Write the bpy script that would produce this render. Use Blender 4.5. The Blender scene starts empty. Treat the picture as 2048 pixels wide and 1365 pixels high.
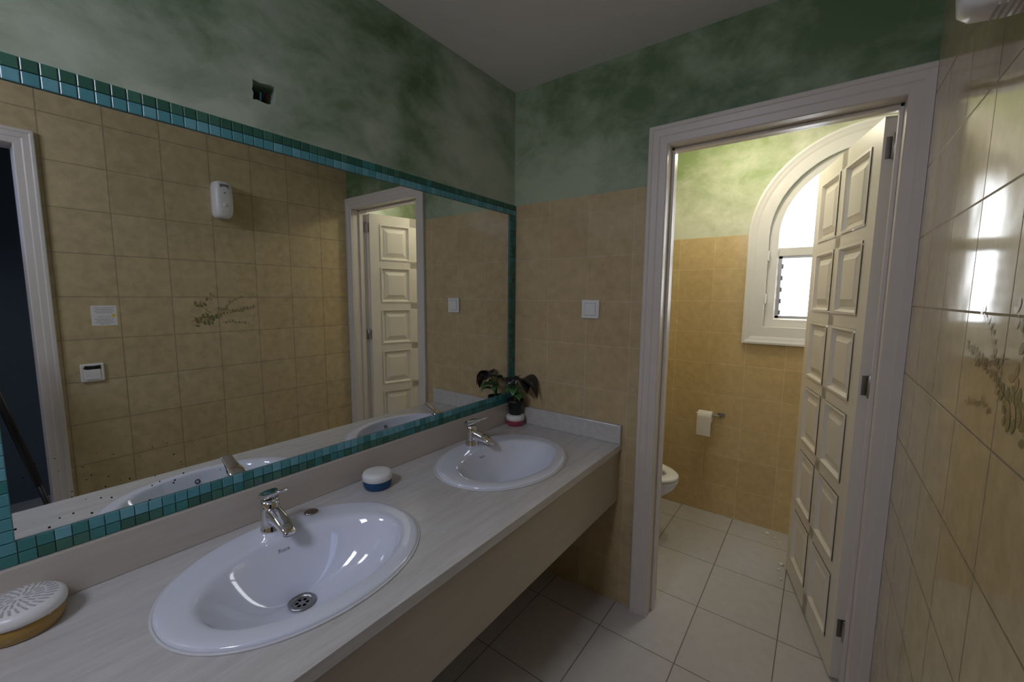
import bpy, bmesh, math, random
from mathutils import Vector, Matrix
random.seed(7)
S=bpy.context.scene
S.view_settings.view_transform='Standard'
S.view_settings.look='None'
S.view_settings.exposure=.2
COL=bpy.context.collection
CAMX,CAMZ=1.332,1.476
D=1.8; WR=1.556; H=2.505; TW,TH=.2165,.2075

# ---------------------------------------------------------------- helpers
def link(o): COL.objects.link(o); return o
def empty(name,loc=(0,0,0)):
    o=bpy.data.objects.new(name,None); o.location=loc; o.empty_display_size=.05; return link(o)
def meta(o,label=None,cat=None,kind=None,group=None):
    if label:o['label']=label
    if cat:o['category']=cat
    if kind:o['kind']=kind
    if group:o['group']=group
    return o
def obj(name,me,mat=None,parent=None,smooth=False,bevel=0,seg=2,label=None):
    o=bpy.data.objects.new(name,me); link(o)
    if mat is not None:
        for m in (mat if isinstance(mat,(list,tuple)) else [mat]): me.materials.append(m)
    if smooth:
        for p in me.polygons:p.use_smooth=True
    if bevel:
        b=o.modifiers.new('b','BEVEL');b.width=bevel;b.segments=seg;b.limit_method='ANGLE';b.angle_limit=math.radians(40);b.harden_normals=False
    if parent: o.parent=parent
    if label:o['label']=label
    return o
def mesh(name,v,f,recalc=True):
    me=bpy.data.meshes.new(name);me.from_pydata([tuple(a) for a in v],[],f)
    if recalc:
        bm=bmesh.new();bm.from_mesh(me);bmesh.ops.recalc_face_normals(bm,faces=bm.faces);bm.to_mesh(me);bm.free()
    return me
def boxes(name,bl,M=None):
    v=[];f=[]
    for (x0,y0,z0,x1,y1,z1) in bl:
        i=len(v)
        v+=[(x0,y0,z0),(x1,y0,z0),(x1,y1,z0),(x0,y1,z0),(x0,y0,z1),(x1,y0,z1),(x1,y1,z1),(x0,y1,z1)]
        f+=[tuple(i+k for k in q) for q in ((0,3,2,1),(4,5,6,7),(0,1,5,4),(1,2,6,5),(2,3,7,6),(3,0,4,7))]
    if M: v=[tuple(M@Vector(a)) for a in v]
    return mesh(name,v,f)
def loft(name,rings,cap0=True,cap1=True,closed=False):
    n=len(rings[0]);v=[];f=[]
    for r in rings: v+=[tuple(a) for a in r]
    m=len(rings)
    for i in range(m if closed else m-1):
        a=i*n;b=((i+1)%m)*n
        for j in range(n):
            k=(j+1)%n; f.append((a+j,a+k,b+k,b+j))
    if not closed:
        if cap0:f.append(tuple(range(n))[::-1])
        if cap1:f.append(tuple((m-1)*n+j for j in range(n)))
    return mesh(name,v,f)
def ell(cx,cy,rx,ry,z,n=64,e=2.0):
    out=[]
    for i in range(n):
        t=2*math.pi*i/n;c,s=math.cos(t),math.sin(t)
        out.append((cx+rx*math.copysign(abs(c)**(2/e),c),cy+ry*math.copysign(abs(s)**(2/e),s),z))
    return out
def lathe(name,prof,c=(0,0,0),n=40,cap0=True,cap1=True):
    return loft(name,[ell(c[0],c[1],r,r,c[2]+z,n) for r,z in prof],cap0,cap1)
def tube(name,pts,r,n=10,taper=None):
    rings=[]
    pts=[Vector(p) for p in pts]
    for i,p in enumerate(pts):
        t=(pts[min(i+1,len(pts)-1)]-pts[max(i-1,0)]).normalized()
        a=t.orthogonal().normalized() if i==0 else (pa-t*pa.dot(t)).normalized()
        pa=a;b=t.cross(a)
        rr=r if taper is None else r+(taper-r)*i/(len(pts)-1)
        rings.append([p+rr*(math.cos(2*math.pi*k/n)*a+math.sin(2*math.pi*k/n)*b) for k in range(n)])
    return loft(name,rings)
def poly(name,outer,holes,t,mapf):
    cu=bpy.data.curves.new('tmp','CURVE');cu.dimensions='2D';cu.fill_mode='BOTH';cu.extrude=t/2
    for L in [outer]+holes:
        s=cu.splines.new('POLY');s.points.add(len(L)-1)
        for i,(a,b) in enumerate(L): s.points[i].co=(a,b,0,1)
        s.use_cyclic_u=True
    o=bpy.data.objects.new('tmp',cu);link(o);bpy.context.view_layer.update()
    dg=bpy.context.evaluated_depsgraph_get()
    me=bpy.data.meshes.new_from_object(o.evaluated_get(dg));me.name=name
    bpy.data.objects.remove(o);bpy.data.curves.remove(cu)
    for v in me.vertices: v.co=mapf(v.co.x,v.co.y,v.co.z+t/2)
    bm=bmesh.new();bm.from_mesh(me);bmesh.ops.remove_doubles(bm,verts=bm.verts,dist=1e-6);bmesh.ops.recalc_face_normals(bm,faces=bm.faces)
    for f in bm.faces:f.smooth=False
    bm.to_mesh(me);bm.free();me.materials.clear()
    return me
def rect(a0,b0,a1,b1): return [(a0,b0),(a1,b0),(a1,b1),(a0,b1)]
def sweep(name,path,prof,mapf,closed=False):
    n=len(path);N=[]
    for i in range(n):
        def nr(a,b):
            d=Vector((b[0]-a[0],b[1]-a[1])).normalized();return Vector((-d.y,d.x))
        if closed or 0<i<n-1:
            n1=nr(path[i-1],path[i]);n2=nr(path[i],path[(i+1)%n]);m=(n1+n2)/(1+n1.dot(n2))
        elif i==0: m=nr(path[0],path[1])
        else: m=nr(path[-2],path[-1])
        N.append(m)
    rings=[[mapf(p[0]+o*m.x,p[1]+o*m.y,d) for o,d in prof] for p,m in zip(path,N)]
    return loft(name,rings,closed=closed)

# ---------------------------------------------------------------- materials
def newmat(name):
    m=bpy.data.materials.new(name);m.use_nodes=True
    return m,m.node_tree.nodes,m.node_tree.links,m.node_tree.nodes['Principled BSDF']
def simple(name,col,rough=.5,metal=0,noise=.0,nscale=20,bump=0,bscale=60,trans=0,coat=0):
    m,N,L,B=newmat(name)
    B.inputs['Base Color'].default_value=(*col,1);B.inputs['Roughness'].default_value=rough;B.inputs['Metallic'].default_value=metal
    B.inputs['Transmission Weight'].default_value=trans
    B.inputs['Coat Weight'].default_value=coat
    if noise:
        g=N.new('ShaderNodeNewGeometry');t=N.new('ShaderNodeTexNoise');t.inputs['Scale'].default_value=nscale;t.inputs['Detail'].default_value=5
        L.new(g.outputs['Position'],t.inputs['Vector'])
        x=N.new('ShaderNodeMix');x.data_type='RGBA';x.inputs[6].default_value=(*[c*(1-noise) for c in col],1);x.inputs[7].default_value=(*[min(1,c*(1+noise)) for c in col],1)
        L.new(t.outputs['Fac'],x.inputs[0]);L.new(x.outputs[2],B.inputs['Base Color'])
    if bump:
        t=N.new('ShaderNodeTexNoise');t.inputs['Scale'].default_value=bscale
        g=N.new('ShaderNodeNewGeometry');L.new(g.outputs['Position'],t.inputs['Vector'])
        b=N.new('ShaderNodeBump');b.inputs['Strength'].default_value=bump;b.inputs['Distance'].default_value=.002
        L.new(t.outputs['Fac'],b.inputs['Height']);L.new(b.outputs[0],B.inputs['Normal'])
    return m
def wallmat(name,axis,off=0,top=None,tile=((.58,.455,.265),(.545,.42,.24)),grout=(.62,.51,.345),tw=TW,th=TH,offz=0,mott=.15,rough=.16,
            pl=(.42,.48,.33),pd=(.085,.165,.070),pscale=1.5,pbias=.0,zfade=(1.95,2.5,.30),groutw=.0020,axisv='Z',prange=(-.27,.27),wav=.5):
    m,N,L,B=newmat(name)
    g=N.new('ShaderNodeNewGeometry');s=N.new('ShaderNodeSeparateXYZ');L.new(g.outputs['Position'],s.inputs[0])
    def mth(op,a,b=None,clamp=False):
        n=N.new('ShaderNodeMath');n.operation=op;n.use_clamp=clamp
        for i,q in enumerate((a,b)):
            if q is None: continue
            if isinstance(q,(int,float)): n.inputs[i].default_value=q
            else: L.new(q,n.inputs[i])
        return n.outputs[0]
    c=N.new('ShaderNodeCombineXYZ')
    L.new(mth('ADD',s.outputs[axis],-off+tw*50),c.inputs[0])
    L.new(mth('ADD',s.outputs[axisv],-offz+th*50),c.inputs[1])
    b=N.new('ShaderNodeTexBrick');b.offset=0;b.squash=1
    b.inputs['Scale'].default_value=1;b.inputs['Brick Width'].default_value=tw;b.inputs['Row Height'].default_value=th
    b.inputs['Mortar Size'].default_value=groutw;b.inputs['Mortar Smooth'].default_value=.3;b.inputs['Bias'].default_value=0
    b.inputs['Color1'].default_value=(*tile[0],1);b.inputs['Color2'].default_value=(*tile[1],1);b.inputs['Mortar'].default_value=(*grout,1)
    L.new(c.outputs[0],b.inputs['Vector'])
    n1=N.new('ShaderNodeTexNoise');n1.inputs['Scale'].default_value=22;n1.inputs['Detail'].default_value=8;n1.inputs['Roughness'].default_value=.6;n1.inputs['Distortion'].default_value=.3
    L.new(g.outputs['Position'],n1.inputs['Vector'])
    r1=N.new('ShaderNodeMapRange');r1.inputs[1].default_value=.3;r1.inputs[2].default_value=.7;r1.inputs[3].default_value=1-mott;r1.inputs[4].default_value=1+mott*.6
    L.new(n1.outputs['Fac'],r1.inputs[0])
    mx=N.new('ShaderNodeVectorMath');mx.operation='SCALE';L.new(b.outputs['Color'],mx.inputs[0]);L.new(r1.outputs[0],mx.inputs['Scale'])
    col=mx.outputs[0];rg=mth('ADD',mth('MULTIPLY',b.outputs['Fac'],.5),rough)
    nw=N.new('ShaderNodeTexNoise');nw.inputs['Scale'].default_value=7;nw.inputs['Detail'].default_value=1;L.new(g.outputs['Position'],nw.inputs['Vector'])
    bh=mth('ADD',mth('SUBTRACT',mth('MULTIPLY',n1.outputs['Fac'],.05),mth('MULTIPLY',b.outputs['Fac'],.8)),mth('MULTIPLY',nw.outputs['Fac'],wav))
    if top is not None:
        n2=N.new('ShaderNodeTexNoise');n2.inputs['Scale'].default_value=pscale;n2.inputs['Detail'].default_value=3;n2.inputs['Roughness'].default_value=.5;n2.inputs['Distortion'].default_value=.3
        L.new(g.outputs['Position'],n2.inputs['Vector'])
        n3=N.new('ShaderNodeTexNoise');n3.inputs['Scale'].default_value=5.0;n3.inputs['Detail'].default_value=9;n3.inputs['Roughness'].default_value=.66;n3.inputs['Distortion'].default_value=.25
        mp=N.new('ShaderNodeMapping');mp.inputs['Scale'].default_value=(1,.8,1.25);mp.inputs['Rotation'].default_value=(.7,.5,0);L.new(g.outputs['Position'],mp.inputs[0]);L.new(mp.outputs[0],n3.inputs['Vector'])
        zf=N.new('ShaderNodeMapRange');zf.inputs[1].default_value=zfade[0];zf.inputs[2].default_value=zfade[1];zf.inputs[3].default_value=-zfade[2]*.5;zf.inputs[4].default_value=zfade[2]*.5
        L.new(s.outputs['Z'],zf.inputs[0])
        a=mth('ADD',mth('MULTIPLY',n2.outputs['Fac'],1.3),mth('MULTIPLY',n3.outputs['Fac'],1.15))
        a=mth('ADD',mth('ADD',a,-1.225+pbias),zf.outputs[0])
        k=N.new('ShaderNodeMapRange');k.inputs[1].default_value=prange[0];k.inputs[2].default_value=prange[1];L.new(a,k.inputs[0])
        pm=N.new('ShaderNodeMix');pm.data_type='RGBA';pm.inputs[6].default_value=(*pl,1);pm.inputs[7].default_value=(*pd,1);L.new(k.outputs[0],pm.inputs[0])
        gt=mth('GREATER_THAN',s.outputs['Z'],top)
        fm=N.new('ShaderNodeMix');fm.data_type='RGBA';L.new(gt,fm.inputs[0]);L.new(col,fm.inputs[6]);L.new(pm.outputs[2],fm.inputs[7]);col=fm.outputs[2]
        rm=N.new('ShaderNodeMix');L.new(gt,rm.inputs[0]);L.new(rg,rm.inputs[2]);rm.inputs[3].default_value=.5;rg=rm.outputs[0]
        bm_=N.new('ShaderNodeMix');L.new(gt,bm_.inputs[0]);L.new(bh,bm_.inputs[2]);L.new(mth('MULTIPLY',n3.outputs['Fac'],.8),bm_.inputs[3]);bh=bm_.outputs[0]
    L.new(col,B.inputs['Base Color']);L.new(rg,B.inputs['Roughness'])
    bp=N.new('ShaderNodeBump');bp.inputs['Strength'].default_value=.5;bp.inputs['Distance'].default_value=.002;L.new(bh,bp.inputs['Height']);L.new(bp.outputs[0],B.inputs['Normal'])
    return m
M_left=wallmat('tile_paint_left','Y',off=1.8,top=1.943,pl=(.46,.52,.40),pbias=-.03)
M_back=wallmat('tile_paint_back','X',off=0,top=1.943,pbias=-.03,zfade=(1.95,2.4,.30),pd=(.10,.18,.075))
M_right=wallmat('tile_right','Y',off=1.8,rough=.10,tile=((.60,.485,.285),(.56,.445,.255)),grout=(.34,.265,.165),groutw=.0024,wav=1.1)
M_far=wallmat('tile_paint_toilet','X',off=.095,top=1.8675,tile=((.64,.49,.25),(.59,.445,.22)),grout=(.72,.58,.34),pl=(.66,.68,.53),pd=(.27,.36,.15),pbias=-.08,zfade=(1.87,2.5,.5))
M_wcl=wallmat('tile_paint_toilet_side','Y',off=1.92,top=1.8675,tile=((.64,.49,.25),(.59,.445,.22)),grout=(.72,.58,.34),pl=(.64,.67,.52),pd=(.27,.36,.15),pbias=-.08)
M_floor=wallmat('floor_tile','X',off=.955,tile=((.55,.54,.53),(.52,.51,.50)),grout=(.18,.165,.155),tw=.325,th=.39,offz=2.01,mott=.06,rough=.16,groutw=.0024,axisv='Y',wav=.2)
M_ceil=simple('ceiling_plaster',(.83,.81,.82),.9,noise=.04,nscale=3)
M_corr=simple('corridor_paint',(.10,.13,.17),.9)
M_white=simple('white_gloss_paint',(.70,.65,.60),.34,noise=.06,nscale=8,bump=.15,bscale=40)
M_cream=simple('cream_door_paint',(.80,.755,.67),.36,noise=.04,nscale=6)
M_win=simple('window_paint',(.80,.79,.76),.4,noise=.04)
M_cer=simple('white_ceramic',(.75,.79,.89),.06,coat=.5)
M_chrome=simple('chrome',(.82,.82,.84),.07,metal=1)
M_steel=simple('dull_steel',(.42,.41,.40),.35,metal=1)
M_bronze=simple('tarnished_cap',(.36,.30,.29),.3,metal=1)
M_black=simple('black_plastic',(.012,.012,.014),.4)
M_dark=simple('dark_cavity',(.01,.009,.008),.9)
M_plast=simple('white_plastic',(.80,.80,.78),.3)
M_paper=simple('paper',(.80,.79,.76),.9,bump=.3,bscale=90)
M_greyp=simple('grey_plastic',(.20,.21,.22),.4)
M_vent=simple('vent_grey',(.45,.45,.45),.4)
M_ink=simple('grey_ink',(.36,.37,.42),.4)
def marble(name,c1,c2,rough):
    m,N,L,B=newmat(name)
    g=N.new('ShaderNodeNewGeometry');mp=N.new('ShaderNodeMapping');mp.inputs['Scale'].default_value=(22,2.4,22);mp.inputs['Rotation'].default_value=(0,0,.06)
    t=N.new('ShaderNodeTexNoise');t.inputs['Scale'].default_value=1.6;t.inputs['Detail'].default_value=10;t.inputs['Roughness'].default_value=.78;t.inputs['Distortion'].default_value=.3
    L.new(g.outputs['Position'],mp.inputs[0]);L.new(mp.outputs[0],t.inputs['Vector'])
    r=N.new('ShaderNodeValToRGB');r.color_ramp.elements[0].position=.30;r.color_ramp.elements[0].color=(*c2,1);r.color_ramp.elements[1].position=.66;r.color_ramp.elements[1].color=(*c1,1)
    L.new(t.outputs['Fac'],r.inputs[0]);L.new(r.outputs[0],B.inputs['Base Color']);B.inputs['Roughness'].default_value=rough
    return m
M_marb=marble('streaked_marble',(.645,.64,.625),(.50,.485,.46),.22)
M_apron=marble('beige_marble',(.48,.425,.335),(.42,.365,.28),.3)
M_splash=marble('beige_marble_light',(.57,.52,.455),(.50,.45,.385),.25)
# mirror with specks
M_mir,N,L,B=newmat('silvered_glass')
B.inputs['Metallic'].default_value=1;B.inputs['Roughness'].default_value=.012
g=N.new('ShaderNodeNewGeometry');vo=N.new('ShaderNodeTexVoronoi');vo.inputs['Scale'].default_value=62;L.new(g.outputs['Position'],vo.inputs['Vector'])
nn=N.new('ShaderNodeTexNoise');nn.inputs['Scale'].default_value=5;L.new(g.outputs['Position'],nn.inputs['Vector'])
sp=N.new('ShaderNodeSeparateXYZ');L.new(g.outputs['Position'],sp.inputs[0])
def mm(op,a,b):
    n=N.new('ShaderNodeMath');n.operation=op
    for i,q in enumerate((a,b)):
        if isinstance(q,(int,float)): n.inputs[i].default_value=q
        else: L.new(q,n.inputs[i])
    return n.outputs[0]
low=N.new('ShaderNodeMapRange');low.inputs[1].default_value=.95;low.inputs[2].default_value=1.25;low.inputs[3].default_value=.16;low.inputs[4].default_value=0;L.new(sp.outputs['Z'],low.inputs[0])
lowy=N.new('ShaderNodeMapRange');lowy.inputs[1].default_value=.1;lowy.inputs[2].default_value=.8;lowy.inputs[3].default_value=1;lowy.inputs[4].default_value=0;L.new(sp.outputs['Y'],lowy.inputs[0])
th=mm('MULTIPLY',mm('MULTIPLY',low.outputs[0],lowy.outputs[0]),mm('MULTIPLY',nn.outputs['Fac'],2.2))
sk=mm('LESS_THAN',vo.outputs['Distance'],th)
mc=N.new('ShaderNodeMix');mc.data_type='RGBA';mc.inputs[6].default_value=(.88,.90,.89,1);mc.inputs[7].default_value=(.03,.02,.015,1);L.new(sk,mc.inputs[0]);L.new(mc.outputs[2],B.inputs['Base Color'])
# thin glass
M_glass,N,L,B=newmat('thin_glass')
tr=N.new('ShaderNodeBsdfTransparent');gl=N.new('ShaderNodeBsdfGlossy');gl.inputs['Roughness'].default_value=.05
ms=N.new('ShaderNodeMixShader');ms.inputs[0].default_value=.04;L.new(tr.outputs[0],ms.inputs[1]);L.new(gl.outputs[0],ms.inputs[2]);L.new(ms.outputs[0],N['Material Output'].inputs[0])

# ---------------------------------------------------------------- camera
cd=bpy.data.cameras.new('camera');cd.sensor_width=36;cd.lens=827.83/2048*36;cd.clip_start=.01
co=bpy.data.objects.new('camera',cd);link(co)
r=Vector((.80123,.59831,.00823)).normalized();b=Vector((.59403,-.79701,.10909)).normalized();u=b.cross(r)
Mx=Matrix.Identity(4)
for i in range(3): Mx[i][0]=r[i];Mx[i][1]=u[i];Mx[i][2]=b[i]
Mx.translation=Vector((CAMX,0,CAMZ));co.matrix_world=Mx;S.camera=co

# ---------------------------------------------------------------- room shell
Y0=-1.3;YF=3.0;XW=2.25
def structure(name,me,mat,label,**k):
    o=obj(name,me,mat,**k);o['kind']='structure';o['label']=label;return o
structure('floor',boxes('floor',[(-.15,Y0-.15,-.1,3.2,3.3,0)]),M_floor,'white glazed square floor tiles with dark grout')
structure('ceiling',boxes('ceiling',[(-.15,Y0-.15,H,3.2,3.3,H+.1)]),M_ceil,'plain grey white plaster ceiling')
rg=[];sq=[(-1,-1),(1,-1),(1,1),(-1,1)]
for i in range(4):
    (a0,b0),(a1,b1)=sq[i],sq[(i+1)%4]
    for k in range(6):
        t=k/6;j=.0 if k==0 else .12
        a=a0+(a1-a0)*t;b_=b0+(b1-b0)*t
        rg.append((.582+.030*a*(1+random.uniform(-j,j)),2.050+.027*b_*(1+random.uniform(-j,j))))
structure('wall_left',poly('wl',rect(Y0,0,1.86,H),[rg],.12,lambda a,b,c:Vector((-c,a,b))),M_left,'beige tiled wall with sponged green paint above')
structure('wall_toilet_left',boxes('w',[(-.12,1.86,0,0,YF+.2,H)]),M_wcl,'yellow tiled toilet room side wall')
# partition with door opening
DX0,DX1,DZ=.783,1.497,2.095
structure('wall_back',poly('wb',[(0,0),(DX0-.02,0),(DX0-.02,DZ+.02),(DX1+.02,DZ+.02),(DX1+.02,0),(XW,0),(XW,H),(0,H)],[],.12,lambda a,b,c:Vector((a,D+c,b))),M_back,'beige tiled wall with sponged green paint above the tiles')
EY0,EY1,EZ=-.62,.204,2.117
structure('wall_right',poly('wr',[(Y0,0),(EY0-.02,0),(EY0-.02,EZ+.02),(EY1+.02,EZ+.02),(EY1+.02,0),(D,0),(D,H),(Y0,H)],[],.12,lambda a,b,c:Vector((WR+c,a,b))),M_right,'glossy beige square wall tiles with a floral motif')
structure('wall_front',boxes('w',[(-.12,Y0-.12,0,3.2,Y0,H)]),M_right,'beige tiled wall behind the washbasins')
structure('wall_corridor',boxes('w',[(3.1,Y0,0,3.2,1.4,H),(WR+.12,1.3,0,3.2,1.4,H)]),M_corr,'dim blue grey corridor wall')
structure('wall_toilet_right',boxes('w',[(XW,1.86,0,XW+.12,YF+.2,H)]),M_wcl,'yellow tiled toilet room side wall')
# far wall with arch
WX,WZ,RW=1.51,1.85,.465
def arch(R,zb,n=32,xc=WX,zc=WZ):
    return [(xc-R,zb)]+[(xc-R*math.cos(math.pi*i/n),zc+R*math.sin(math.pi*i/n)) for i in range(n+1)]+[(xc+R,zb)]
structure('wall_toilet_back',poly('wf',rect(-.12,0,XW+.12,H),[arch(RW,1.295)],.2,lambda a,b,c:Vector((a,YF+c,b))),M_far,'yellow tiled wall with pale sponged plaster around an arched window')

# window
win=empty('window_1',(WX,YF,1.2));win['kind']='structure';win['label']='white arched window with glass louvres below';win['category']='window'
def child(o,p):
    o.parent=p;o.matrix_parent_inverse=p.matrix_world.inverted() if p.matrix_world else Matrix()
    return o
bpy.context.view_layer.update()
mold=[(0,.0),(0,.018),(.060,.020),(.070,.024),(.084,.027),(.096,.032),(.108,.030),(.11,0)]
child(obj('window_casing',sweep('wc',arch(RW,1.297),mold,lambda a,b,c:Vector((a,YF-c,b)),closed=True),M_win,smooth=False,bevel=.0015),win)
fr=[(0.002,0),(0.002,.085),(-.048,.085),(-.056,.07),(-.058,0)]
child(obj('window_frame',sweep('wf2',arch(RW,1.295),fr,lambda a,b,c:Vector((a,YF+.10-c,b)),closed=True),M_win,bevel=.002),win)
child(obj('window_transom',boxes('wt',[(WX-RW+.05,YF+.03,1.727,WX+RW-.05,YF+.09,1.778),(WX-.022,YF+.03,1.34,WX+.022,YF+.09,WZ+RW-.05)]),M_win,bevel=.004),win)
child(obj('sash_hinge',boxes('shg',[(WX-RW-.004,YF-.024,1.44,WX-RW+.008,YF+.012,1.50),(WX-RW-.004,YF-.024,1.70,WX-RW+.008,YF+.012,1.76)]),M_win,bevel=.002),win)
M_alu=simple('grey_aluminium',(.5,.51,.53),.4,metal=.6)
for k,(xa,xb) in enumerate(((WX-RW+.056,WX-.022),(WX+.022,WX+RW-.056))):
    child(obj('louvre_frame',boxes('lf',[(xa,YF+.035,1.352,xa+.018,YF+.08,1.727),(xb-.014,YF+.045,1.352,xb,YF+.08,1.727),(xa,YF+.035,1.352,xb,YF+.08,1.366),(xa,YF+.035,1.714,xb,YF+.08,1.727)]),M_alu,label='grey aluminium louvre frame'),win)
    V=[];Fc=[]
    for i in range(5):
        z=1.375+i*.07
        j=len(V);V+=[(xa+.018,YF+.04,z),(xb-.016,YF+.04,z),(xb-.016,YF+.075,z+.072),(xa+.018,YF+.075,z+.072)];Fc.append((j,j+1,j+2,j+3))
    child(obj('glass_louvres',mesh('gl',V,Fc),M_glass),win)
    child(obj('louvre_clips',boxes('lc',[(xa+.016,YF+.032,1.372+i*.07,xa+.026,YF+.06,1.40+i*.07) for i in range(5)]),M_greyp),win)
child(obj('window_pane',poly('wp',arch(RW-.05,1.78,n=24),[],.004,lambda a,b,c:Vector((a,YF+.07+c,b))),M_glass),win)

# ---------------------------------------------------------------- door casings
cprof=[(0,0),(0,.010),(.004,.013),(.030,.014),(.035,.017),(.058,.018),(.062,.021),(.074,.021),(.078,.018),(.078,0)]
d1=empty('door_1',(1.497,1.92,0));d1['kind']='structure';d1['label']='cream panelled door standing open into the toilet room'
bpy.context.view_layer.update()
path=[(DX0,0),(DX0,DZ),(DX1,DZ),(DX1,0)]
me=sweep('dc',path,cprof,lambda a,b,c:Vector((min(a,WR-.0005),D-c,b)),)
child(obj('door_casing',me,M_white,bevel=.001),d1)
child(obj('door_casing',sweep('dc',path,[(0,0),(0,.014),(.078,.02),(.078,0)],lambda a,b,c:Vector((a,D+.12+c,b))),M_white,bevel=.0015),d1)
child(obj('door_lining',boxes('dl',[(DX0-.02,D,0,DX0,D+.12,DZ),(DX1,D,0,DX1+.02,D+.12,DZ),(DX0-.02,D,DZ,DX1+.02,D+.12,DZ+.02),
   (DX0,D+.05,0,DX0+.012,D+.078,DZ),(DX1-.012,D+.05,0,DX1,D+.078,DZ),(DX0,D+.05,DZ-.012,DX1,D+.078,DZ)]),M_white,bevel=.002),d1)
# door leaf
ang=math.radians(75)
dirv=Vector((-math.cos(ang),math.sin(ang),0));thv=Vector((-math.sin(ang),-math.cos(ang),0))
ML=Matrix.Identity(4)
for i in range(3): ML[i][0]=dirv[i];ML[i][1]=thv[i]
ML.translation=Vector((1.494,1.924,.012))
LW,LT,LH=.706,.038,2.07
rows=6;sx=.078;mid=.06;rail=.052;botr=.10;topr=.07
pw=(LW-2*sx-mid)/2;ph=(LH-botr-topr-rail*(rows-1))/rows
bl=[(0,0,0,sx,LT,LH),(LW-sx,0,0,LW,LT,LH),(sx+pw,0,0,sx+pw+mid,LT,LH)]
zs=[];z=botr
bl.append((sx,0,0,LW-sx,LT,botr))
for i in range(rows):
    zs.append(z);z+=ph
    bl.append((sx,0,z,LW-sx,LT,z+(rail if i<rows-1 else topr)));z+=rail if i<rows-1 else topr
leaf=child(obj('door_leaf',boxes('leaf',bl,ML),M_cream),d1)
V=[];Fc=[]
def addring(rs):
    j=len(V)
    for r_ in rs: V.extend([ML@Vector(q) for q in r_])
    for a in range(len(rs)-1):
        for k in range(4):
            Fc.append((j+a*4+k,j+a*4+(k+1)%4,j+a*4+4+(k+1)%4,j+a*4+4+k))
    Fc.append(tuple(j+(len(rs)-1)*4+k for k in range(4)))
for z in zs:
    for u0 in (sx,sx+pw+mid):
        for side in (0,1):
            def R(ins,dep):
                t=LT-dep if side else dep
                return [(u0+ins,t,z+ins),(u0+pw-ins,t,z+ins),(u0+pw-ins,t,z+ph-ins),(u0+ins,t,z+ph-ins)]
            addring([R(0,-.004),R(.010,-.005),R(.015,.002),R(.019,.011),R(.032,.011),R(.035,.008),R(.055,.001),R(.059,-.001)])
child(obj('door_panel',mesh('pan',V,Fc),M_cream,label='raised and fielded door panels'),d1)
for z in (1.98,1.167,.223):
    h=obj('hinge',boxes('h',[(1.4905,1.892,z-.036,1.4975,1.912,z+.036)]),M_steel,bevel=.001,label='dull steel door hinge');child(h,d1)
    h2=obj('hinge_barrel',lathe('hb',[(.004,-.042),(.0055,-.04),(.0055,.04),(.004,.042)],(1.486,1.902,z),12),M_steel,smooth=True)
    bpy.context.view_layer.update();child(h2,h)
    h3=obj('hinge_plate',boxes('hp',[(.0,-.0,z-.048,.0015,.026,z+.024)],ML@Matrix.Translation((-.0015,.004,0))),M_steel);child(h3,h)
# entrance casing
d2=empty('door_2',(WR,-.2,0));d2['kind']='structure';d2['label']='white moulded frame of the entrance doorway'
bpy.context.view_layer.update()
path=[(EY0,0),(EY0,EZ),(EY1,EZ),(EY1,0)]
child(obj('door_casing',sweep('dc',path,[(o*.85,d) for o,d in cprof],lambda a,b,c:Vector((WR-c,a,b))),M_white,bevel=.0015),d2)
child(obj('door_lining',boxes('dl',[(WR,EY0-.02,0,WR+.12,EY0,EZ),(WR,EY1,0,WR+.12,EY1+.02,EZ),(WR,EY0-.02,EZ,WR+.12,EY1+.02,EZ+.02)]),M_white,bevel=.002),d2)

# ---------------------------------------------------------------- mirror
MB0,MB1,MY0,MY1=.902,1.943,-.018,1.797;BW=.052
mir=obj('mirror',boxes('mir',[(.001,MY0,MB0,.006,MY1,MB1)]),M_mir)
meta(mir,'large wall mirror framed in green and turquoise glass mosaic','mirror')
def mo(n,c): return simple(n,c,.28,coat=.15,noise=.12,nscale=40)
mos=[mo('mosaic_a',(.03,.12,.08)),mo('mosaic_b',(.05,.16,.11)),mo('mosaic_c',(.085,.29,.32)),
     mo('mosaic_d',(.14,.37,.42)),mo('mosaic_e',(.04,.20,.19)),simple('mosaic_grout',(.13,.18,.18),.8)]
V=[];Fc=[];MI=[]
def tilebox(y0,z0,y1,z1,mi,x0=.006,x1=.0125,bv=.0015):
    j=len(V)
    V.extend([(x0,y0,z0),(x0,y1,z0),(x0,y1,z1),(x0,y0,z1),(x1-bv*.6,y0,z0),(x1-bv*.6,y1,z0),(x1-bv*.6,y1,z1),(x1-bv*.6,y0,z1),
       (x1,y0+bv,z0+bv),(x1,y1-bv,z0+bv),(x1,y1-bv,z1-bv),(x1,y0+bv,z1-bv)])
    for a in (0,4):
        for k in range(4): Fc.append((j+a+k,j+a+(k+1)%4,j+a+4+(k+1)%4,j+a+4+k));MI.append(mi)
    Fc.append((j+8,j+9,j+10,j+11));MI.append(mi)
ts=.0265;gp=.0016
def rc(l,w): return random.choices(l,w)[0]
ny=int((MY1-MY0)/ts);ty=(MY1-MY0)/ny
for i in range(ny):
    y=MY0+i*ty
    for rowk in (0,1):
        zt_=MB1-(rowk+1)*(BW/2);tilebox(y+gp/2,zt_+gp/2,y+ty-gp/2,zt_+BW/2-gp/2,rc([0,1,4],[5,4,1]) if rowk==0 else rc([2,3],[6,4]))
        zb_=MB0+rowk*(BW/2)
        f=i/ny
        tilebox(y+gp/2,zb_+gp/2,y+ty-gp/2,zb_+BW/2-gp/2,rc([0,1,4],[4,4,4]) if rowk==0 else (rc([2,4,3],[6,2,3]) if f<.75 else rc([2,4],[5,3])))
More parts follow.
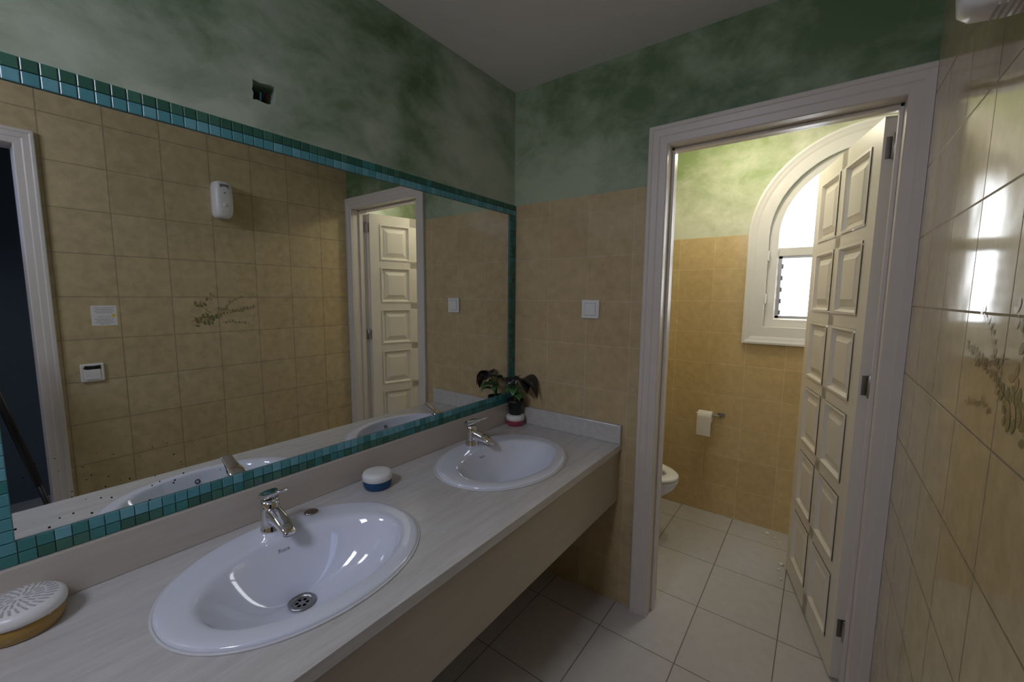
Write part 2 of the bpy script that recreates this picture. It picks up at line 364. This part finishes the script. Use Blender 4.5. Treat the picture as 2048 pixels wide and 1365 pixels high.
nz=int((MB1-MB0-2*BW)/ts);tz=(MB1-MB0-2*BW)/nz
for i in range(nz):
    z=MB0+BW+i*tz
    for k in (0,1):
        y=MY0+k*BW/2;tilebox(y+gp/2,z+gp/2,y+BW/2-gp/2,z+tz-gp/2,rc([2,3,4],[5,3,2]))
        y=MY1-(k+1)*BW/2;tilebox(y+gp/2,z+gp/2,y+BW/2-gp/2,z+tz-gp/2,rc([0,1,4],[3,2,5]) if k==0 else rc([0,4,1],[2,4,3]))
me=mesh('mosaic',V,Fc)
mb=obj('mosaic_border',me,mos,mir,label='border of green and turquoise glass mosaic tiles')
for p,i in zip(me.polygons,MI): p.material_index=i
obj('mosaic_grout',boxes('g',[(.004,MY0,MB1-BW,.008,MY1,MB1),(.004,MY0,MB0,.008,MY1,MB0+BW),(.004,MY0,MB0+BW,.008,MY0+BW,MB1-BW),(.004,MY1-BW,MB0+BW,.008,MY1,MB1-BW)]),mos[5],mir,label='grey green grout behind the mosaic')

# ---------------------------------------------------------------- counter
CZ=.796;CX=.632;CY0=-.75
sinks=[(.315,.485),(.312,1.315)]
vt=empty('washbasin_counter',(.3,.8,0));meta(vt,'pale streaked marble washbasin counter with deep front apron along the wall','counter')
bpy.context.view_layer.update()
def hole(cx,cy): return [(p[0],p[1]) for p in ell(cx+.01,cy,.215,.275,0,48)]
child(obj('countertop',poly('ct',rect(.002,CY0,CX,D-.001),[hole(*s) for s in sinks],.03,lambda a,b,c:Vector((a,b,CZ-.03+c))),M_marb,bevel=.003),vt)
child(obj('front_apron',boxes('ap',[(CX-.032,CY0,.520,CX-.010,D-.001,CZ-.03)]),M_apron,bevel=.002,label='beige marble front apron'),vt)
child(obj('support_panel',boxes('spn',[(.002,CY0-.02,0,CX-.012,CY0,CZ-.03)]),M_apron,bevel=.002),vt)
child(obj('backsplash',boxes('bs',[(.001,CY0,CZ,.022,D-.022,MB0)]),M_splash,bevel=.003,label='beige marble upstand below the mirror'),vt)
child(obj('backsplash',boxes('bs2',[(.001,D-.022,CZ,CX,D-.001,.885)]),M_marb,bevel=.003,label='pale marble upstand on the end wall'),vt)

# ---------------------------------------------------------------- sinks
def mktext(name,body,size,M,mat,parent,ext=.0003):
    c=bpy.data.curves.new('t','FONT');c.body=body;c.size=size;c.extrude=ext;c.align_x='CENTER'
    o=bpy.data.objects.new('t',c);link(o);bpy.context.view_layer.update()
    me=bpy.data.meshes.new_from_object(o.evaluated_get(bpy.context.evaluated_depsgraph_get()));bpy.data.objects.remove(o)
    me.materials.clear();me.transform(M);return child(obj(name,me,mat),parent)
M_sil=simple('silicone',(.7,.7,.72),.35)
for si,(cx,cy) in enumerate(sinks):
    z0=CZ
    prof=[(0,.236,.296,-.02),(0,.241,.301,.001),(0,.2425,.3025,.006),(0,.240,.300,.0105),(0,.233,.293,.0135),(0,.218,.278,.0145),
      (.022,.184,.256,.0140),(.027,.173,.245,.0130),(.030,.166,.238,.009),(.032,.160,.231,.001),(.034,.150,.219,-.018),(.035,.137,.200,-.045),
      (.030,.112,.170,-.08),(.015,.084,.128,-.108),(-.005,.058,.085,-.125),(-.024,.038,.050,-.133),(-.032,.028,.028,-.137),(-.032,.022,.022,-.140)]
    top=empty('washbasin',(cx,cy,z0))
    meta(top,'white oval drop-in ceramic washbasin '+('beside the blue gel jar' if si==0 else 'beside the potted plant'),'sink',group='washbasins in the marble counter')
    bpy.context.view_layer.update()
    b=child(obj('basin',loft('sink',[ell(cx+o,cy,rx,ry,z0+z,72,2.08) for o,rx,ry,z in prof],False,False),M_cer,smooth=True),top)
    so=b.modifiers.new('s','SUBSURF');so.levels=1;so.render_levels=1
    child(obj('silicone_bead',loft('sil',[ell(cx,cy,.244+.003*math.cos(a),.304+.003*math.cos(a),z0+.0025+.003*math.sin(a),72,2.08) for a in [i*math.pi/4 for i in range(8)]],closed=True),M_sil,smooth=True),top)
    dx=cx-.032
    child(obj('drain',lathe('dr',[(.033,-.1335),(.034,-.131),(.031,-.1295),(.024,-.131),(.022,-.136),(.021,-.15)],(dx,cy,z0),32,False,False),M_steel,smooth=True,label='steel drain ring'),top)
    child(obj('drain_grate',poly('dg',[(p[0],p[1]) for p in ell(dx,cy,.0225,.0225,0,28)],
       [[(q[0],q[1]) for q in ell(dx+.0125*math.cos(k*math.pi/3),cy+.0125*math.sin(k*math.pi/3),.0048,.0048,0,10)] for k in range(6)],.002,lambda a,b_,c:Vector((a,b_,z0-.137+c))),M_steel),top)
    child(obj('drain_cavity',lathe('dk',[(.021,-.16),(.021,-.142)],(dx,cy,z0),20,True,False),M_dark),top)
    o_=obj('overflow_hole',lathe('ov',[(.0085,0),(.0085,.004),(.006,.004),(.006,.001)],(0,0,0),20,True,True),M_dark)
    o_.matrix_world=Matrix.Translation((cx+.184,cy,z0-.020))@Matrix.Rotation(math.radians(-65),4,'Y')
    bpy.context.view_layer.update();child(o_,top)
    if si==0:
        child(obj('hole_cover',lathe('cv',[(.020,0),(.020,.003),(.015,.006),(.012,.0055),(.008,.0075),(.002,.008)],(.122,.60,z0+.0128),28),M_bronze,smooth=True,label='round tarnished metal cap over the spare tap hole'),top)
    mktext('maker_mark','Roca',.015,Matrix.Translation((cx-.1135,cy-.002,z0-.021))@Matrix.Rotation(math.pi/2,4,'Z')@Matrix.Rotation(math.radians(63),4,'X'),M_ink,top)

# ---------------------------------------------------------------- faucets
def rrect(cx,cz,hw,hh,x,tilt,n=20,e=3.2):
    out=[]
    for i in range(n):
        t=2*math.pi*i/n;c,s=math.cos(t),math.sin(t)
        a=hw*math.copysign(abs(c)**(2/e),c);b_=hh*math.copysign(abs(s)**(2/e),s)
        out.append((x+b_*math.sin(tilt),a,cz+b_*math.cos(tilt)))
    return out
def faucet(x,y,z,label,rot=0):
    f=empty('faucet',(0,0,0));meta(f,label,'faucet',group='faucets on the washbasins')
    obj('faucet_body',loft('fb',[ell(0,0,.030,.030,0,32),ell(0,0,.030,.030,.004,32),ell(0,0,.0275,.0275,.009,32),ell(-.001,0,.0255,.0255,.03,32),ell(-.002,0,.0255,.025,.06,32),ell(-.003,0,.0255,.0245,.082,32),ell(-.003,0,.022,.021,.088,32)]),M_chrome,f,smooth=True)
    obj('spout',loft('fs',[rrect(0,.050,.021,.024,.0,0),rrect(0,.049,.0205,.021,.03,-.25),rrect(0,.044,.0195,.0175,.065,-.3),rrect(0,.037,.0185,.0145,.092,-.35),rrect(0,.033,.017,.012,.106,-.5),rrect(0,.031,.012,.008,.111,-.5)]),M_chrome,f,smooth=True)
    obj('aerator',lathe('fa',[(.011,-.010),(.012,-.008),(.012,.008)],(.096,0,.026),20),M_steel,f,smooth=True)
    obj('lever',loft('fl',[rrect(0,.096,.0225,.011,-.027,.2),rrect(0,.102,.0255,.014,-.006,.1),rrect(0,.108,.0235,.011,.016,-.35),rrect(0,.117,.0195,.0068,.034,-.4),rrect(0,.127,.0175,.0048,.056,-.4),rrect(0,.137,.016,.004,.078,-.4),rrect(0,.140,.012,.003,.085,-.4)]),M_chrome,f,smooth=True)
    f.location=(x,y,z);f.rotation_euler=(0,0,rot);return f
faucet(.121,.487,CZ+.0135,'chrome single lever faucet beside a spare hole cap')
faucet(.118,1.335,CZ+.0135,'chrome single lever faucet near the potted plant',.05)

# ---------------------------------------------------------------- gel jars
def jar(x,y,z,r,h,col,label,perf=False):
    g=simple('gel_'+label[:6],col,.12,trans=.2)
    o=empty('air_freshener_jar',(x,y,z));meta(o,label,'jar')
    obj('jar_body',lathe('jb',[(r*.86,0),(r*.92,.003),(r,h*.25),(r*1.0,h*.5),(r*.93,h*.56)]),g,o,smooth=True,label='translucent coloured gel container')
    if perf: lp=[(r*.97,h*.52),(r*1.05,h*.56),(r*1.07,h*.70),(r*1.04,h*.82),(r*.92,h*.91),(r*.64,h*.97),(r*.3,h*.99),(r*.04,h*.995)]
    else: lp=[(r*.97,h*.50),(r*1.04,h*.54),(r*1.04,h*.80),(r*.98,h*.92),(r*.80,h*.985),(r*.4,h*1.0),(r*.05,h*1.003)]
    obj('jar_lid',lathe('jl',lp),M_plast,o,smooth=True,label='white plastic screw lid')
    if perf:
        def lh(q):
            q*=r
            for (r0,z0_),(r1,z1_) in zip(lp[1:],lp[2:]):
                if r1<=q<=r0: return z0_+(z1_-z0_)*(r0-q)/(r0-r1)
            return lp[-1][1]
        V=[];Fc=[]
        for r0,r1,nn_,ph_ in ((.12,.30,10,0),(.35,.56,20,.5),(.61,.86,30,0)):
            for k in range(nn_):
                a=2*math.pi*(k+ph_)/nn_;j=len(V);wd=math.pi/nn_*.36
                for (q,sg) in ((r0,-1),((r0+r1)/2,-1.1),(r1,-1),(r1,1),((r0+r1)/2,1.1),(r0,1)):
                    aa=a+sg*wd+(q-r0)*.5;V.append((r*q*math.cos(aa),r*q*math.sin(aa),lh(q)+.0007))
                Fc.append(tuple(range(j,j+6)))
        obj('lid_holes',mesh('lh',V,Fc),simple('lid_shadow',(.46,.45,.46),.6),o,label='radial slots in the lid')
    return o
jar(.110,.846,CZ,.049,.060,(.010,.085,.22),'blue gel air freshener jar with white lid between the basins')
jar(.076,.028,CZ,.062,.066,(.46,.28,.07),'amber gel air freshener jar with slotted white lid',True)
jar(.072,1.725,CZ,.047,.058,(.42,.07,.12),'pink gel air freshener jar with white lid under the plant pot')

# ---------------------------------------------------------------- plant
pl=empty('potted_plant',(.072,1.725,CZ+.0585));meta(pl,'small potted plant with dark purple and green leaves in black pot','plant')
obj('pot',lathe('pot',[(.030,0),(.033,.002),(.041,.062),(.045,.063),(.045,.078),(.041,.078),(.039,.066)],cap1=False),M_black,pl,smooth=True,label='small black plastic pot')
obj('soil',lathe('soil',[(.038,.05),(.039,.066),(.02,.068),(.003,.069)],n=24),simple('soil',(.03,.018,.01),.95),pl)
M_lp=simple('purple_leaf',(.011,.009,.011),.34,noise=.4,nscale=60)
M_lg=simple('green_leaf',(.06,.17,.045),.4,noise=.7,nscale=90)
M_st=simple('leaf_stem',(.08,.17,.05),.5)
def leafgeo(V,Fc,base,dirh,L_,W_,droop,roll=0,n=9):
    dirh=Vector((math.cos(dirh),math.sin(dirh),0));side=Vector((-dirh.y,dirh.x,0))
    j=len(V)
    for i in range(n+1):
        t=i/n;w=W_*(math.sin(math.pi*min(1,t**.62))**.75)*(1-.15*t) if 0<t<1 else 0.0006
        c=Vector(base)+dirh*(L_*math.sin(t*1.3)/1.3*1.05)+Vector((0,0,L_*(.18*math.sin(t*2.2)-droop*t*t)))
        up=Vector((0,0,1))
        for s in (-1,-.5,0,.5,1):
            V.append(c+side*(w*s)+up*(abs(s)*w*.25*(1 if abs(s)<.9 else .7)+roll*s*w))
    for i in range(n):
        for k in range(4):
            a=j+i*5+k;Fc.append((a,a+1,a+6,a+5))
SV=[];SF=[]
def plantpart(name,mat,specs,label):
    V=[];Fc=[]
    for (az,r_,h_,L_,W_,dr,ro) in specs:
        b_=Vector((math.cos(az)*r_,math.sin(az)*r_,h_));leafgeo(V,Fc,b_,az,L_,W_,dr,ro)
        me=tube('s',[(math.cos(az)*.006,math.sin(az)*.006,.066),(math.cos(az)*r_*.4,math.sin(az)*r_*.4,(h_+.066)/2+.01),b_],.0022,6,.0014)
        k=len(SV);SV.extend([v.co.copy() for v in me.vertices]);SF.extend([tuple(k+i for i in p.vertices) for p in me.polygons])
    o=obj(name,mesh(name,V,Fc,False),mat,pl,smooth=True,label=label)
    so=o.modifiers.new('s','SOLIDIFY');so.thickness=.0012
plantpart('foliage',M_lp,[(.10,.040,.190,.115,.060,.95,.1),(-.40,.032,.195,.10,.052,.8,-.3),(-1.35,.015,.195,.080,.045,.5,.2),(2.6,.010,.175,.045,.03,.5,0),(1.2,.012,.18,.05,.03,.5,0)],'glossy dark purple drooping leaves')
plantpart('foliage',M_lg,[(-1.1,.022,.140,.085,.030,.45,.1),(-.1,.020,.140,.08,.028,.4,0),(-2.1,.015,.13,.06,.024,.4,-.2),(.8,.012,.13,.045,.02,.3,0),(-1.7,.012,.155,.06,.024,.1,.2),(-.7,.024,.115,.075,.028,.5,0)],'small mottled green leaves')
obj('stem',mesh('stems',SV,SF),M_st,pl,smooth=True)

# ---------------------------------------------------------------- wall fittings
def plate(name,MW,w,h,t,label,cat,parts):
    o=empty(name);meta(o,label,cat)
    obj('cover_plate',boxes('cp',[(-w/2,-h/2,0,w/2,h/2,t)]),M_plast,o,bevel=.004,seg=3)
    for nm,bx,mt,lb in parts: obj(nm,boxes(nm,[bx]),mt,o,bevel=.0015,label=lb)
    o.matrix_world=MW;return o
def wallM(kind,a,z):
    if kind=='back': return Matrix(((1,0,0,a),(0,0,-1,D),(0,1,0,z),(0,0,0,1)))
    return Matrix(((0,0,-1,WR),(-1,0,0,a),(0,1,0,z),(0,0,0,1)))
plate('light_switch',wallM('back',.456,1.415),.090,.088,.011,'white square rocker light switch on the tiles','light switch',
   [('rocker',(-.027,-.028,.009,.027,.028,.0145),M_plast,'white rocker'),('rocker_surround',(-.030,-.031,.009,.030,.031,.0116),simple('light_grey',(.55,.55,.55),.4),'recessed grey rim')])
so=plate('power_socket',wallM('right',.378,1.080),.084,.088,.012,'white wall socket with a broken dark cover','power socket',
   [('socket_insert',(-.028,-.034,.010,.028,.016,.015),M_plast,'white insert')])
bk=mesh('bg',[(-.030,.016,.0135),(.012,.013,.0135),(.032,.022,.0135),(.026,.036,.0135),(-.004,.033,.0135),(-.030,.036,.0135)],[(0,1,2,3,4,5)],False)
obj('broken_gap',bk,M_dark,so,label='dark jagged broken gap')
dp=empty('air_freshener_dispenser');meta(dp,'white automatic air freshener dispenser mounted high on the tiles','air freshener')
def rr2(w,h,z,e=5,n=32,cy=0): return [(p[0],p[1],p[2]) for p in ell(0,cy,w,h,z,n,e)]
obj('dispenser_housing',loft('dh',[rr2(.046,.104,0),rr2(.047,.105,.03),rr2(.046,.103,.07,4),rr2(.040,.094,.085,3.4),rr2(.02,.06,.090,3)]),M_plast,dp,smooth=True)
obj('display_panel',boxes('dpn',[(-.024,.055,.06,.024,.085,.0885)]),M_greyp,dp,bevel=.004,label='grey display window')
obj('spray_nozzle',lathe('sn',[(.010,.06),(.010,.0895),(.004,.090)],(0,.035,0),16),M_dark,dp,label='dark round spray opening')
obj('front_button',lathe('fbt',[(.012,.07),(.012,.091),(.009,.093)],(0,-.03,0),20),M_plast,dp,smooth=True)
obj('vent_grille',boxes('vg',[(-.024,-.1058,.014+i*.008,.024,-.100,.0165+i*.008) for i in range(5)]),M_vent,dp,label='grey vent ribs under the housing')
dp.matrix_world=wallM('right',.975,2.012)
nt=empty('notice');meta(nt,'small white paper notice with fine print stuck on the tiles','sign')
obj('paper_sheet',boxes('ps',[(-.047,-.05,0,.047,.05,.0006)]),M_paper,nt)
ln=[]
for i,(w,zz) in enumerate(((.036,.038),(.030,.030),(.036,.022),(.030,.014),(.024,-.006),(.034,-.018),(.028,-.026),(.034,-.034),(.02,-.042))):
    x=-w
    while x<w:
        l=random.uniform(.003,.009);ln.append((x,zz-.0012,.0006,min(x+l,w),zz+.0012,.0009));x+=l+.0022
obj('printed_lines',boxes('pl',ln),M_greyp,nt,label='rows of tiny grey print')
obj('yellow_emblem',lathe('ye',[(.008,.0006),(.008,.001)],(-.034,-.001,0),20),simple('yellow',(.8,.6,.05),.5),nt,label='round yellow emblem')
nt.matrix_world=wallM('right',.441,1.36)
# floral motif
V=[];Fc=[];MI=[]
def lz(): return len(MI)*8e-6
def lf(cx_,cz_,a,l,w,mi):
    j=len(V);n_=8;zz=lz()
    for i in range(2*n_):
        t=i/n_ if i<=n_ else (2*n_-i)/n_
        s=1 if i<n_ else -1
        x=l*t;y=s*w*math.sin(math.pi*t)**.8 if 0<t<1 else 0
        V.append((cx_+x*math.cos(a)-y*math.sin(a),cz_+x*math.sin(a)+y*math.cos(a),zz))
    Fc.append(tuple(range(j,j+2*n_)));MI.append(mi)
def twig(pts,w=.0007,mi=1):
    for (x0,z0_),(x1,z1_) in zip(pts,pts[1:]):
        a=math.atan2(z1_-z0_,x1-x0);nx,nz_=-math.sin(a)*w,math.cos(a)*w;j=len(V);zz=lz()
        V.extend([(x0+nx,z0_+nz_,zz),(x1+nx,z1_+nz_,zz),(x1-nx,z1_-nz_,zz),(x0-nx,z0_-nz_,zz)]);Fc.append((j,j+1,j+2,j+3));MI.append(mi)
rnd=random.Random(11)
for (sx_,sz_,da,nn_,big) in ((.17,-.065,2.6,6,1),(.17,.0,3.2,5,1),(.165,.055,3.0,6,1),(.11,-.03,2.9,5,1),(.17,-.03,3.0,5,1),(.05,.045,3.3,8,0),(.06,-.01,3.0,9,0),(-.03,.03,3.4,7,0),(.02,-.045,2.9,8,0),(.04,.02,3.1,9,0)):
    p=[(sx_,sz_)];a=da
    for i in range(nn_):
        a+=rnd.uniform(-.28,.28);st_=.020 if big else .018;q=(p[-1][0]+st_*math.cos(a),p[-1][1]+st_*math.sin(a));p.append(q)
        sc=rnd.uniform(.75,1.15)*(.95 if big else .45)
        for sgn in ((-1,1) if rnd.random()<.6 else (rnd.choice((-1,1)),)):
            lf(q[0],q[1],a+sgn*rnd.uniform(.6,1.2),.026*sc,.0070*sc,rnd.choice((0,0,1,2) if big else (1,2,0,0)))
    twig(p)
motif=mesh('motif',V,Fc,False)
fm=obj('floral_motif',motif,[simple('motif_green',(.20,.21,.09),.15),simple('motif_brown',(.32,.23,.12),.15),simple('motif_ochre',(.44,.33,.17),.15)],label='painted leaf sprays on the tiles')
for p,i in zip(motif.polygons,MI): p.material_index=i
fm.matrix_world=Matrix(((0,0,-1,WR-.0004),(-1,0,0,.967),(0,1,0,1.345),(0,0,0,1)))
bpy.context.view_layer.update()
child(fm,bpy.data.objects['wall_right'])

# cable hole
jb=empty('junction_hole',(-.03,.582,2.05));meta(jb,'ragged open electrical box hole in the green plaster','electrical box')
bpy.context.view_layer.update()
x0,x1,y0,y1,z0,z1=-.118,-.02,.535,.630,2.005,2.095
child(obj('box_lining',boxes('jbx',[(x0,y0,z0,x0+.004,y1,z1),(x0,y0,z0,x1,y0+.004,z1),(x0,y1-.004,z0,x1,y1,z1),(x0,y0,z0,x1,y1,z0+.004),(x0,y0,z1-.004,x1,y1,z1)]),M_dark,label='dark wall cavity'),jb)
child(obj('cable',tube('cb',[(-.10,.575,2.085),(-.05,.578,2.07),(-.018,.580,2.055),(-.02,.579,2.03)],.0028,8),simple('blue_wire',(.04,.28,.36),.4),label='blue electric wire'),jb)
child(obj('cable',tube('cb',[(-.10,.60,2.02),(-.05,.597,2.04),(-.022,.600,2.055),(-.04,.606,2.07)],.0028,8),simple('brown_wire',(.12,.03,.02),.4),label='dark red electric wire'),jb)

# ---------------------------------------------------------------- toilet
tl=empty('toilet',(.4,2.47,0));meta(tl,'white ceramic floor-standing toilet beside the tiled wall','toilet')
bpy.context.view_layer.update();ty_=2.47
def egg(z,xc,lx,wy,n=48):
    out=[]
    for i in range(n):
        t=2*math.pi*i/n;c,s=math.cos(t),math.sin(t)
        x=xc+lx*c;w=wy*(1-.12*c) if c>0 else wy
        out.append((x,ty_+w*s,z))
    return out
child(obj('bowl',loft('bw',[egg(0,.35,.20,.12),egg(.02,.35,.20,.12),egg(.1,.355,.185,.105),egg(.2,.37,.19,.11),egg(.28,.41,.235,.145),egg(.34,.445,.262,.175),egg(.385,.455,.268,.183),egg(.392,.455,.262,.178),egg(.392,.46,.205,.125),egg(.36,.46,.20,.12),egg(.26,.45,.14,.09),egg(.2,.44,.06,.05)],True,True),M_cer,smooth=True),tl)
child(obj('toilet_seat',loft('ts',[egg(.394,.455,.262,.178),egg(.402,.455,.27,.185),egg(.414,.455,.268,.184),egg(.420,.455,.255,.172),egg(.420,.46,.20,.125),egg(.412,.46,.188,.113),egg(.400,.46,.19,.115),egg(.394,.46,.20,.125)],closed=True),M_plast,smooth=True),tl)
child(obj('cistern',boxes('cs',[(.01,ty_-.19,.40,.18,ty_+.19,.76),(.005,ty_-.2,.76,.19,ty_+.2,.79)]),M_cer,bevel=.015,seg=4),tl)
child(obj('toilet_lid',loft('tlid',[[(x_,ty_+.17*math.cos(2*math.pi*i/40),.62+.20*math.sin(2*math.pi*i/40)) for i in range(40)] for x_ in (.20,.206,.218,.222)]),M_plast,smooth=False,bevel=.003),tl)
# toilet paper
tp=empty('toilet_roll_holder',(.76,YF,.69));meta(tp,'chrome wall holder beside the toilet','toilet roll holder')
bpy.context.view_layer.update()
HZ=.695
child(obj('holder_plate',boxes('hp',[(.825,YF-.006,HZ-.015,.868,YF,HZ+.015)]),M_steel,bevel=.002),tp)
child(obj('holder_arm',tube('ha',[(.845,YF-.004,HZ),(.845,YF-.045,HZ+.002),(.838,YF-.055,HZ+.002),(.70,YF-.055,HZ+.002),(.69,YF-.055,HZ+.008)],.0055,12),M_steel,smooth=True),tp)
tr_=empty('toilet_paper_roll',(.76,YF-.055,HZ-.012));meta(tr_,'white toilet paper roll hanging on the chrome holder','toilet paper')
bpy.context.view_layer.update()
def xring(x,r_,cz_=HZ-.012,cy_=YF-.055,n=36): return [(x,cy_+r_*math.cos(2*math.pi*i/n),cz_+r_*math.sin(2*math.pi*i/n)) for i in range(n)]
child(obj('paper_roll',loft('pr',[xring(.714,.036),xring(.716,.038),xring(.800,.038),xring(.802,.036),xring(.802,.018),xring(.714,.018)],closed=True),M_paper,smooth=False),tr_)
sh=[];n=10
for i in range(n+1):
    t=i/n;sh.append((YF-.055-.0385-.001*math.sin(t*3),HZ-.01-.125*t))
V=[];Fc=[]
for (y,z) in sh: V+=[(.715,y,z),(.801,y,z)]
for i in range(n): Fc.append((2*i,2*i+1,2*i+3,2*i+2))
o_=child(obj('loose_sheet',mesh('ls',V,Fc),M_paper),tr_);so=o_.modifiers.new('s','SOLIDIFY');so.thickness=.0006
# crumbs
cr=None
for i,(x,y,s) in enumerate(((1.16,2.93,.011),(1.20,2.90,.008),(1.255,2.62,.012),(1.245,2.56,.009),(1.262,2.48,.007),(1.23,2.86,.007))):
    if cr is None:
        bm=bmesh.new();bmesh.ops.create_icosphere(bm,subdivisions=2,radius=1)
        for v in bm.verts: v.co*=random.uniform(.7,1.15);v.co.z*=.6
        mz=min(v.co.z for v in bm.verts)
        for v in bm.verts: v.co.z-=mz
        me=bpy.data.meshes.new('crumb');bm.to_mesh(me);bm.free();me.materials.append(M_paper)
        c_=bpy.data.objects.new('plaster_crumb',me);cr=c_
    else: c_=cr.copy()
    link(c_);c_.location=(x,y,0);c_.scale=(s,s,s);c_.rotation_euler=(0,0,i*1.3)
    meta(c_,'small white crumb of plaster on the floor','crumb',group='plaster crumbs by the door')

# tripod (seen in the mirror)
tpd=empty('tripod',(CAMX,0,0));meta(tpd,'black camera tripod standing in the doorway','tripod')
bpy.context.view_layer.update()
for (fx,fy) in ((CAMX-.0,.275),(CAMX-.24,-.16),(CAMX+.18,-.16)):
    top_=Vector((CAMX,0,1.30))+Vector((fx-CAMX,fy,0))*.09;ft=Vector((fx,fy,.0));mid_=top_.lerp(ft,.5)
    child(obj('leg',tube('lg',[top_,mid_],.014,12),M_black,smooth=True),tpd)
    child(obj('lower_leg',tube('lg',[top_.lerp(ft,.45),ft+Vector((0,0,.005))],.010,12),M_black,smooth=True),tpd)
child(obj('centre_column',lathe('cc',[(.013,.75),(.013,1.30),(.03,1.305),(.03,1.34),(.02,1.36),(.02,1.40)],(CAMX,0,0),20),M_black,smooth=True),tpd)

# ---------------------------------------------------------------- lights
W=bpy.data.worlds.new('world');S.world=W;W.use_nodes=True
W.node_tree.nodes['Background'].inputs[0].default_value=(.93,.97,1,1);W.node_tree.nodes['Background'].inputs[1].default_value=6.0
def area(name,loc,rot,sx_,sy_,e,col,portal=False):
    l=bpy.data.lights.new(name,'AREA');l.shape='RECTANGLE';l.size=sx_;l.size_y=sy_;l.energy=e;l.color=col
    if portal: l.cycles.is_portal=True
    o=bpy.data.objects.new(name,l);link(o);o.location=loc;o.rotation_euler=rot;return o
area('daylight_portal',(WX,YF+.21,1.8),(math.radians(-90),0,0),.95,1.1,1,(1,1,1),True)
area('corridor_light',(2.6,-.55,2.05),(0,math.radians(75),0),.7,.75,2.5,(.42,.55,1.0))
area('room_light',(.72,-.85,2.38),(math.radians(42),0,0),.4,.4,9.5,(.78,.82,1.0))
l=bpy.data.lights.new('toilet_lamp','POINT');l.energy=7.5;l.color=(1,.90,.70);l.shadow_soft_size=.06
o=bpy.data.objects.new('toilet_lamp',l);link(o);o.location=(.92,2.5,2.30)
